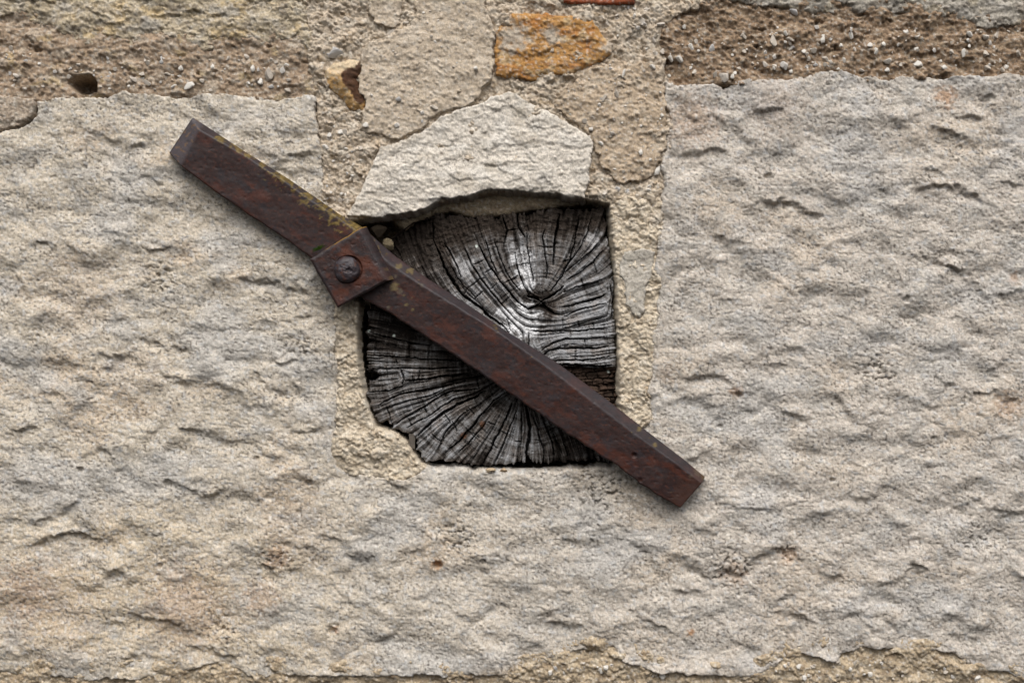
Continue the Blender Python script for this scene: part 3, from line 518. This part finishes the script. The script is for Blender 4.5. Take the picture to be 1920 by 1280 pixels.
for k, (wd, dp, p) in enumerate(CR + [(1.5, 7, t) for t in TR]):
    Q = np.array(p); j = slice(*np.searchsorted(wy_, [Q[:, 1].min() - 14, Q[:, 1].max() + 14])); i = slice(*np.searchsorted(wx_, [Q[:, 0].min() - 14, Q[:, 0].max() + 14]))
    x = WX[j, i]; y = WY[j, i]
    dd, sg, tt = sdf_line(p, x + 2.4 * fbm(x / 22, y / 22, 4, 65, .6), y + 2.4 * fbm(x / 22, y / 22, 4, 66, .6))
    half = wd * .36 * (np.clip(1 - (2 * tt - 1) ** 4, 0, 1)) * (1 + .5 * fbm(x / 11, y / 11, 2, 67 + k)) + .15
    cut = 1 - sst(half * .6, half * 1.15 + .4, dd)
    H[j, i] -= 1.6 * dp * cut
    H[j, i] += np.where(dd < 14, (sg * .12 * wd + .28 * wd) * np.exp(-dd / 5) * (1 - cut), 0)       # lips beside a check stand a little proud, one more than the other
# recessed, cubically checked brown patch under the split at the right
RC = [(1020,676),(1040,686),(1075,686),(1112,689),(1146,688),(1170,690),(1170,790),(1140,790),(1100,745)]
dr = sdf(RC, WX, WY) + 1.5 * fbm(WX / 10, WY / 10, 2, 71); rec = sst(-1, 3, dr)
bx_ = WX + 3 * fbm(WX / 14, WY / 14, 2, 72); by_ = WY + .08 * WX + 3 * fbm(WX / 14, WY / 14, 2, 73)
row = np.floor(by_ / 12.5).astype(np.int32); rx = bx_ / 20 + _gr[(row * 37 + 11) & 4095] + .35 * perlin(bx_ / 20, by_ / 20, 74)
fx = rx - np.floor(rx); fy = by_ / 12.5 - row; ri = _gr[(row * 91 + np.floor(rx).astype(np.int32) * 57) & 4095]
gap = np.minimum(np.minimum(fx, 1 - fx) * 20, np.minimum(fy, 1 - fy) * 12.5)
H -= rec * (19 + 9 * (1 - sst(.3, 1.6, gap + .6 * fbm(WX / 6, WY / 6, 2, 79))) - 7 * ri)
# rotted dark top margin and left top corner lie deeper
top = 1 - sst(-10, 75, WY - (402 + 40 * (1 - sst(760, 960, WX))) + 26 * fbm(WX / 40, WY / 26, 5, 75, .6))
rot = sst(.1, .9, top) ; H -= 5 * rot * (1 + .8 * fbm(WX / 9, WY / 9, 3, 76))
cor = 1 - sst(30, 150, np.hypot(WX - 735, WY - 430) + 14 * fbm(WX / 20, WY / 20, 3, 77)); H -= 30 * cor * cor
H -= 26 * (1 - sst(6, 14, np.hypot((WX - 692) * .7, WY - 704) + 3 * fbm(WX / 6, WY / 6, 2, 78)))
rim = np.clip(dW, 0, 9) / 9; H -= 7 * (1 - np.sqrt(np.clip(1 - (1 - rim) ** 2, 0, 1)))
H = np.where(dW < 0, H - 75 * np.sqrt(np.clip(-dW, 0, 5) / 5), H)
# colour: bleached silver streaks over dark brown-grey fibre
def blob(x, y, r, rag=.5): return 1 - sst(.5, 1.3, np.hypot(WX - x, WY - y) / r + rag * fbm(WX / 16, WY / 16, 3, int(x)))
sil = .31 + .24 * fbm(WX / 60, WY / 60, 3, 81)
sil += .38 * sst(0, 1, 1 - np.abs(np.hypot((WX - 1015) / 1.1, WY - 575) - 95) / 90) * (WY < 690)
sil += .30 * blob(1100, 620, 70) + .36 * blob(800, 800, 80) + .30 * blob(960, 840, 60) + .2 * blob(740, 690, 40)
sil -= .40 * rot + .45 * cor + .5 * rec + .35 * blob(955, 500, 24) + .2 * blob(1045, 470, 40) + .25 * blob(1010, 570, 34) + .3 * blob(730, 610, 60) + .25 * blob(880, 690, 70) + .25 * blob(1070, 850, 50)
st = np.clip(sil + .10 * ray_c + .14 * ray_f + .07 * ring_c + .08 * ring_f + .16 * fbm(WX / 12, WY / 12, 4, 85, .65), 0, 1)
C = mix(np.broadcast_to(col(.028, .023, .020), WX.shape + (3,)), col(.085, .075, .068), sst(.0, .35, st))
C = mix(C, col(.165, .157, .153), sst(.22, .66, st)); C = mix(C, col(.29, .292, .30), sst(.58, .98, st)); C = C * mix(np.ones(WX.shape + (3,), f32), col(1.0, .88, .78), .6 * sst(.0, .5, fbm(WX / 34, WY / 34, 4, 86, .6)))
wh = np.maximum.reduce([blob(976, 482, 20, .8), blob(988, 508, 17, .8), blob(988, 530, 14, .8), blob(970, 596, 32, .8), blob(992, 608, 24, .8), .5 * blob(1115, 450, 20, .9), .45 * blob(870, 500, 20, .9)])
C = mix(C, col(.72, .72, .73), 1.0 * wh * sst(-.35, .35, .35 + .2 * ray_f + .2 * ray_c + .25 * fbm(WX / 6, WY / 6, 3, 87)))
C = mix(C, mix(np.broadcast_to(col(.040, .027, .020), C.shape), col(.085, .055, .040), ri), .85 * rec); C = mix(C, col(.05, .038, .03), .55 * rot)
C = mix(C, col(.13, .055, .025), .8 * blob(904, 797, 6) ); C = mix(C, col(.14, .06, .03), .7 * blob(868, 817, 7))
for x, y in ((893,460), (1143,697), (737,629), (690,620)): C = mix(C, col(.55, .60, .55), 1 - sst(2, 3.2, np.hypot(WX - x, WY - y)))
beam = bpy.data.objects.new('timber_end', None); sc.collection.objects.link(beam)
beam['label'] = 'weathered grey squared timber end, cracked and ringed, set in the wall hole'; beam['category'] = 'timber'
link('end_grain', grid_mesh('end_grain', WX, WY, H, C, dW > -5), M_wood, beam)
# the beam's body runs back into the pocket
P = np.array(WOOD, f32); cen = P.mean(0); P2 = cen + (P - cen) * .985
V = np.concatenate([world(P2[:, 0], P2[:, 1], np.full(len(P), -30.)), world(P2[:, 0], P2[:, 1], np.full(len(P), -160.))]); n = len(P)
F = [(i, (i + 1) % n, n + (i + 1) % n, n + i) for i in range(n)]
link('shaft', mesh_np('shaft', V, F, np.tile(col(.07, .055, .045), (2 * n, 1)), False), M_wood, beam)

# ------------------------------------------------------------------ iron tie bar
def un(px, py, h):                                   # where a point seen at (px,py) lies when it stands h off the wall
    k = (D - h) / D; return 960 + (px - 960) * k, 640 + (py - 640) * k
tie = bpy.data.objects.new('iron_tie_bar', None); sc.collection.objects.link(tie)
tie['label'] = 'rusty dark iron bar lying diagonally across the timber end'; tie['category'] = 'iron bar'
HF = 33
KS = [((317,287),(358,225),(362,220),15), ((340,313),(374,243),(384,234),HF), ((411,366),(453,287),(461,285),HF), ((486,417),(529,336),(538,333),HF), ((538,451),(585,376),(594,371),HF), ((579,482),(626,402),(636,401),HF),
      ((630,522),(668,432),(678,424),HF), ((683,562),(731,494),(741,479),HF), ((729,587),(778,526),(791,514),HF), ((810,639),(855,573),(872,567),HF), ((892,694),(938,624),(953,622),HF), ((983,757),(1030,690),(1045,679),HF),
      ((1073,820),(1120,759),(1137,747),HF), ((1150,869),(1192,814),(1212,806),HF), ((1228,926),(1268,868),(1285,862),HF), ((1275,952),(1316,905),(1322,893),HF - 4)]
def resample(vals, ts, N):
    t = np.linspace(0, ts[-1], N); return np.interp(t, ts, vals)
mid = np.array([((k[0][0] + k[1][0]) / 2, (k[0][1] + k[1][1]) / 2) for k in KS]); ts = np.r_[0, np.cumsum(np.hypot(*np.diff(mid, axis=0).T))]
NB = 600
t_ = np.linspace(0, ts[-1], NB)
g = lambda i, j: np.interp(t_, ts, [k[i][j] for k in KS])
Lx, Ly, Ux, Uy, Tx, Ty = g(0, 0), g(0, 1), g(1, 0), g(1, 1), g(2, 0), g(2, 1); hf = np.interp(t_, ts, [k[3] for k in KS])
ed = 2.0 * fbm(t_ / 28, t_ * 0, 4, 501, .6) * (1 + 1.2 * np.exp(-((t_ - 1000) / 120) ** 2)); Lx = Lx - .55 * ed * .8; Ly = Ly + .8 * ed * .8
ed2 = 1.0 * fbm(t_ / 24, t_ * 0 + 9, 4, 502, .6); Ux = Ux + .55 * ed2; Uy = Uy - .8 * ed2
rows = []
def seg(ax, ay, ah, bx, by, bh, n, last=False):
    for k in range(n + (1 if last else 0)):
        u = k / n; rows.append((ax + (bx - ax) * u, ay + (by - ay) * u, ah + (bh - ah) * u))
hb = np.full(NB, -16.); ht = np.minimum(hf - 3, 14.)
seg(Lx + 4, Ly - 5, hb, Lx, Ly, hf - 1, 10); n_lo = len(rows)
seg(Lx, Ly, hf - 1, Ux, Uy, hf, 44); n_fr = len(rows)
seg(Ux, Uy, hf, Tx, Ty, ht, 14); n_tp = len(rows)
seg(Tx, Ty, ht, Tx - 3, Ty + 4, hb, 8, True)
BX = np.array([r[0] for r in rows]).T; BY = np.array([r[1] for r in rows]).T; BH = np.array([r[2] for r in rows]).T      # NB x M
for _ in range(2):
    for a in (BX, BY, BH): a[:, 1:-1] = a[:, 1:-1] * .5 + (a[:, :-2] + a[:, 2:]) * .25
    for a in (BX, BY, BH): a[1:-1] = a[1:-1] * .6 + (a[:-2] + a[2:]) * .2
BH = BH + 1.3 * fbm(BX / 60, BY / 60, 3, 503) + .34 * fbm(BX / 8, BY / 8, 4, 504, .7) - .6 * sst(.45, .7, perlin(BX / 6, BY / 6, 505))
for x, y, r, q in ((1189,853,5,4), (1077,833,4,2), (1200,900,5,2), (690,540,9,2)): BH -= q * (1 - sst(.5, 1.1, np.hypot(BX - x, BY - y) / r))
ux, uy = un(BX, BY, BH)
W = np.arange(NB * BX.shape[1]).reshape(BX.shape); M_ = BX.shape[1]
F = np.stack([W[:-1, :-1], W[:-1, 1:], W[1:, 1:], W[1:, :-1]], -1).reshape(-1, 4)
V = world(ux, uy, BH).reshape(-1, 3)
def rust_col(X, Y, seed=511):
    a = math.radians(34); u = X * math.cos(a) + Y * math.sin(a); v = -X * math.sin(a) + Y * math.cos(a)
    c = np.broadcast_to(col(.0265, .0130, .0115), X.shape + (3,)) * 1.0
    c = mix(c, col(.068, .0205, .0105), .85 * sst(-.0, .45, fbm(u / 90, v / 40, 5, seed, .62)))
    c = mix(c, col(.021, .018, .0215), .8 * sst(.05, .45, fbm(u / 34, v / 22, 4, seed + 1, .6)))
    c = mix(c, col(.085, .028, .013), .55 * sst(.1, .5, fbm(u / 8, v / 6, 4, seed + 2, .7)))
    return c * col(.84, .72, .72)
C = rust_col(BX, BY)
jj = np.arange(M_)[None, :] + 0 * BX; tt = t_[:, None] + 0 * BX; left = tt < ts[6]
onTop = (jj >= n_fr - 1)
frac = (jj - n_lo) / (n_fr - n_lo)
lich = np.where(onTop, .10 + .20 * left - .20 * sst(ts[7], ts[9], tt), np.where(left, .42 * sst(.5, 1, frac) * sst(120, 200, tt), .06 * sst(.6, 1, frac) * (tt < 560)) - .2)
lich = lich + .55 * fbm(BX / 11, BY / 11, 5, 521, .65) + .2 * fbm(BX / 40, BY / 40, 2, 522)
lm = sst(.22, .34, lich) * (tt > 60)
C = mix(C, col(.033, .031, .036), .5 * onTop)
C = mix(C, mix(np.broadcast_to(col(.115, .078, .016), C.shape), col(.20, .138, .038), sst(-.2, .4, fbm(BX / 7, BY / 7, 2, 523))), .8 * lm)
for x, y, r, q in ((739,537,9,.8), (750,546,6,.6), (762,571,4,.8), (774,580,3.5,.8), (729,576,4,.6), (757,554,2,.7), (772,558,2,.7), (741,518,3,.6), (748,499,6,.8), (1228,834,5,.9), (1199,804,5,.8), (1295,893,4,.5), (1310,884,9,.6), (1322,893,8,.8), (770,507,7,.8), (790,535,4,.5), (668,545,6,.4)):
    C = mix(C, col(.12, .088, .036) if q > .65 else col(.10, .08, .055), q * (1 - sst(.6, 1.1, np.hypot(BX - x, BY - y) / r + .5 * fbm(BX / 5, BY / 5, 2, 524))))
endm = (1 - sst(.8, 1.1, tt / ts[1])); C = mix(C, col(.060, .052, .058), .8 * endm)
C = mix(C, col(.15, .085, .04), .7 * endm * sst(.2, .4, fbm(BX / 7, BY / 7, 3, 525)))
e2 = sst(ts[-1] - 40, ts[-1] - 10, tt + 14 * fbm(BX / 16, BY / 16, 2, 526)); C = mix(C, col(.06, .024, .014), .5 * e2)
# closed ends
caps = []
V = list(V); Cc = list(C.reshape(-1, 3))
for r, flip in ((0, False), (NB - 1, True)):
    ci = len(V); V.append(np.mean([V[i] for i in W[r]], 0)); Cc.append(Cc[W[r][30]])
    for a, b in zip(W[r][:-1], W[r][1:]): caps.append((ci, b, a, ci) if False else (ci, a, b, b))
V = np.array(V); Cc = np.array(Cc)
mb = bpy.data.meshes.new('bar')
mb.from_pydata(V.tolist(), [], [tuple(f) for f in F.tolist()] + [c[:3] for c in caps]); mb.polygons.foreach_set('use_smooth', [True] * len(mb.polygons))
at = mb.attributes.new('tint', 'FLOAT_COLOR', 'POINT'); at.data.foreach_set('color', np.c_[np.clip(Cc, .004, .9), np.ones(len(Cc))].astype(f32).ravel())
link('bar', mb, M_iron, tie)
# square washer plate with a worn bolt hole
QA, QB, QC, QD = np.array((581,486.)), np.array((676,427.)), np.array((728,526.)), np.array((633,577.))
nq = 110; pad = 9
iu = np.r_[[-.05, -.05], np.linspace(0, 1, nq), [1.05, 1.05]]
U, Vv = np.meshgrid(iu, iu); Uc = np.clip(U, 0, 1); Vc = np.clip(Vv, 0, 1)
PX = (QA[0] * (1 - Uc) + QB[0] * Uc) * (1 - Vc) + (QD[0] * (1 - Uc) + QC[0] * Uc) * Vc
PY = (QA[1] * (1 - Uc) + QB[1] * Uc) * (1 - Vc) + (QD[1] * (1 - Uc) + QC[1] * Uc) * Vc
ee = np.minimum(np.minimum(Uc, 1 - Uc), np.minimum(Vc, 1 - Vc)) * 108
WH = 55 - 3.0 * (1 - sst(0, 4, ee)) + 1.0 * fbm(PX / 30, PY / 30, 3, 531) + .25 * fbm(PX / 8, PY / 8, 3, 532, .6) - .5 * sst(.45, .7, perlin(PX / 7, PY / 7, 533))
WH -= 5 * (1 - sst(24.5, 26.5, np.hypot(PX - 653.5, PY - 505)))
PX = PX + .9 * fbm(PY / 14, PX / 30, 3, 534) * (ee < 6); PY = PY + .9 * fbm(PX / 14, PY / 30, 3, 535) * (ee < 6)
o1 = (U < 0) | (U > 1) | (Vv < 0) | (Vv > 1); ring = np.zeros(U.shape, int)
ring[[1, -2], :] = 1; ring[:, [1, -2]] = np.maximum(ring[:, [1, -2]], 1); ring[[0, -1], :] = 2; ring[:, [0, -1]] = 2
PX = np.where(Uc * 0 + (U > 1), PX + 11, PX); PY = np.where(U > 1, PY - 3, PY)      # the right flank leans outwards
WH = np.where(ring == 1, 31, np.where(ring == 2, 22, WH))
C = rust_col(PX, PY, 541); C = mix(C, col(.090, .027, .013), .7 * sst(-.2, .4, fbm(PX / 40, PY / 30, 3, 545)) * sst(2, 20, ee)); C = mix(C, col(.033, .03, .033), .5 * (1 - sst(2, 12, ee + 6 * fbm(PX / 12, PY / 12, 2, 546))))
seam = (Vv <= 0.012) * sst(.25, .55, U + .2 * fbm(PX / 8, PY / 8, 2, 547)); C = mix(C, col(.22, .12, .018), .9 * seam)
C = mix(C, col(.17, .12, .04), .6 * (U > 1) * sst(.2, .4, fbm(PX / 6, PY / 16, 2, 548)))
x, y = un(PX, PY, WH); n2 = U.shape[0]; W = np.arange(n2 * n2).reshape(n2, n2)
F = np.stack([W[:-1, :-1], W[1:, :-1], W[1:, 1:], W[:-1, 1:]], -1).reshape(-1, 4)
link('washer_plate', mesh_np('washer_plate', world(x, y, WH).reshape(-1, 3), F, C.reshape(-1, 3)), M_iron, tie)
# hammered rivet head
nr, na = 26, 64; R, T = np.meshgrid(np.linspace(0, 1, nr), np.linspace(0, 2 * np.pi, na + 1))
rr = 24.5 * R * (1 + .05 * fbm(np.cos(T) * 1.5, np.sin(T) * 1.5, 3, 551)); PX = 650 + rr * np.cos(T); PY = 506 + rr * np.sin(T) * 1.06
WH = 52 + 15 * np.sqrt(np.clip(1 - R ** 3.6, 0, 1)) + 1.6 * fbm(PX / 16, PY / 16, 2, 556) * (1 - R ** 6) + R.clip(0, .9) * 0 + 1.7 * fbm(PX / 9, PY / 9, 4, 552, .6) * (1 - R ** 4) - 4 * (1 - sst(.3, 1.3, np.hypot(PX - 654, (PY - 507) * 1.4) / 6 + .5 * fbm(PX / 6, PY / 6, 2, 557))) 
C = mix(np.broadcast_to(col(.036, .028, .032), R.shape + (3,)), col(.055, .022, .015), sst(.1, .5, fbm(PX / 11, PY / 11, 3, 553))); C = mix(C, col(.055, .052, .062), .6 * sst(.1, .4, fbm(PX / 8, PY / 8, 3, 554)))
x, y = un(PX, PY, WH); W = np.arange(R.size).reshape(R.shape)
F = np.stack([W[:-1, :-1], W[1:, :-1], W[1:, 1:], W[:-1, 1:]], -1).reshape(-1, 4)[:, ::-1]
link('rivet_head', mesh_np('rivet_head', world(x, y, WH).reshape(-1, 3), F, C.reshape(-1, 3)), M_iron, tie)

# ------------------------------------------------------------------ small loose things
def loose(name, mesh, label, cat, x, y, h, sx, sy, sz, ang, group=None):
    o = link(name, mesh, None, None, label=label, category=cat)
    if group: o['group'] = group
    o.location = world(np.float64(x), np.float64(y), h).tolist(); o.scale = (sx * S, sz * S, sy * S); o.rotation_euler = (0, ang, 0); return o
def tinted(seed, c, mat):
    m = pebble_mesh(seed); m.attributes['tint'].data.foreach_set('color', [v for _ in m.vertices for v in (*c, 1)]); m.materials.clear(); m.materials.append(mat); return m
loose('stone_crumb', tinted(31, (.50, .39, .26), M_mortar), 'left of two cream stone crumbs under the timber end', 'stone crumb', 920, 881, 3, 11, 7, 8, .1, 'stone crumbs under the timber end')
loose('stone_crumb', tinted(32, (.46, .34, .22), M_mortar), 'right of two cream stone crumbs under the timber end', 'stone crumb', 944, 880, 3, 11, 6, 8, -.1, 'stone crumbs under the timber end')
loose('stone_crumb', tinted(33, (.20, .16, .10), M_mortar), 'dull stone crumb in the dark hollow behind the bar', 'stone crumb', 729, 453, -34, 15, 16, 12, .5)
loose('stone_crumb', tinted(34, (.12, .09, .06), M_mortar), 'dark lump in the hollow under the whitish stone', 'stone crumb', 706, 428, -40, 20, 16, 14, .2)
V = world(np.array([765, 777, 776, 766, 767, 776, 775, 768.]), np.array([814, 815, 843, 842, 814, 815, 842, 841.]), np.array([-22, -22, -26, -26, -40, -40, -44, -44.]))
link('wood_splinter', mesh_np('wood_splinter', V, [(0, 3, 2, 1), (4, 5, 6, 7), (0, 1, 5, 4), (1, 2, 6, 5), (2, 3, 7, 6), (3, 0, 4, 7)], np.tile(col(.12, .105, .09), (8, 1)), False), M_wood, None,
     label='grey wood splinter standing beside the lower left of the timber', category='splinter')
r = random.Random(9); V = []; F = []
for k in range(90):
    x = 597 + r.gauss(0, 5); y = 467 + r.gauss(0, 1.6) - (x - 597) * .5; h = HF + r.uniform(2, 14); l = r.uniform(4, 8); an = r.uniform(-1.2, 1.2); wv = .8; b = len(V)
    px, py = un(x, y, h); tx, ty = math.sin(an) * l, -math.cos(an) * l * .6
    for q in ((px - wv, py, h), (px + wv, py, h), (px + tx + .2, py + ty, h + l * .8), (px + tx - .2, py + ty, h + l * .8)): V.append(world(np.float64(q[0]), np.float64(q[1]), q[2]))
    F.append((b, b + 1, b + 2, b + 3))
M_moss = tint_mat('moss', .9, speck=(900, .9, 0))
link('moss_tuft', mesh_np('moss_tuft', np.array(V), F, np.array([(.13, .24, .03)] * len(V)), False), M_moss, None, label='tiny green moss tuft against the square plate on the bar', category='moss')
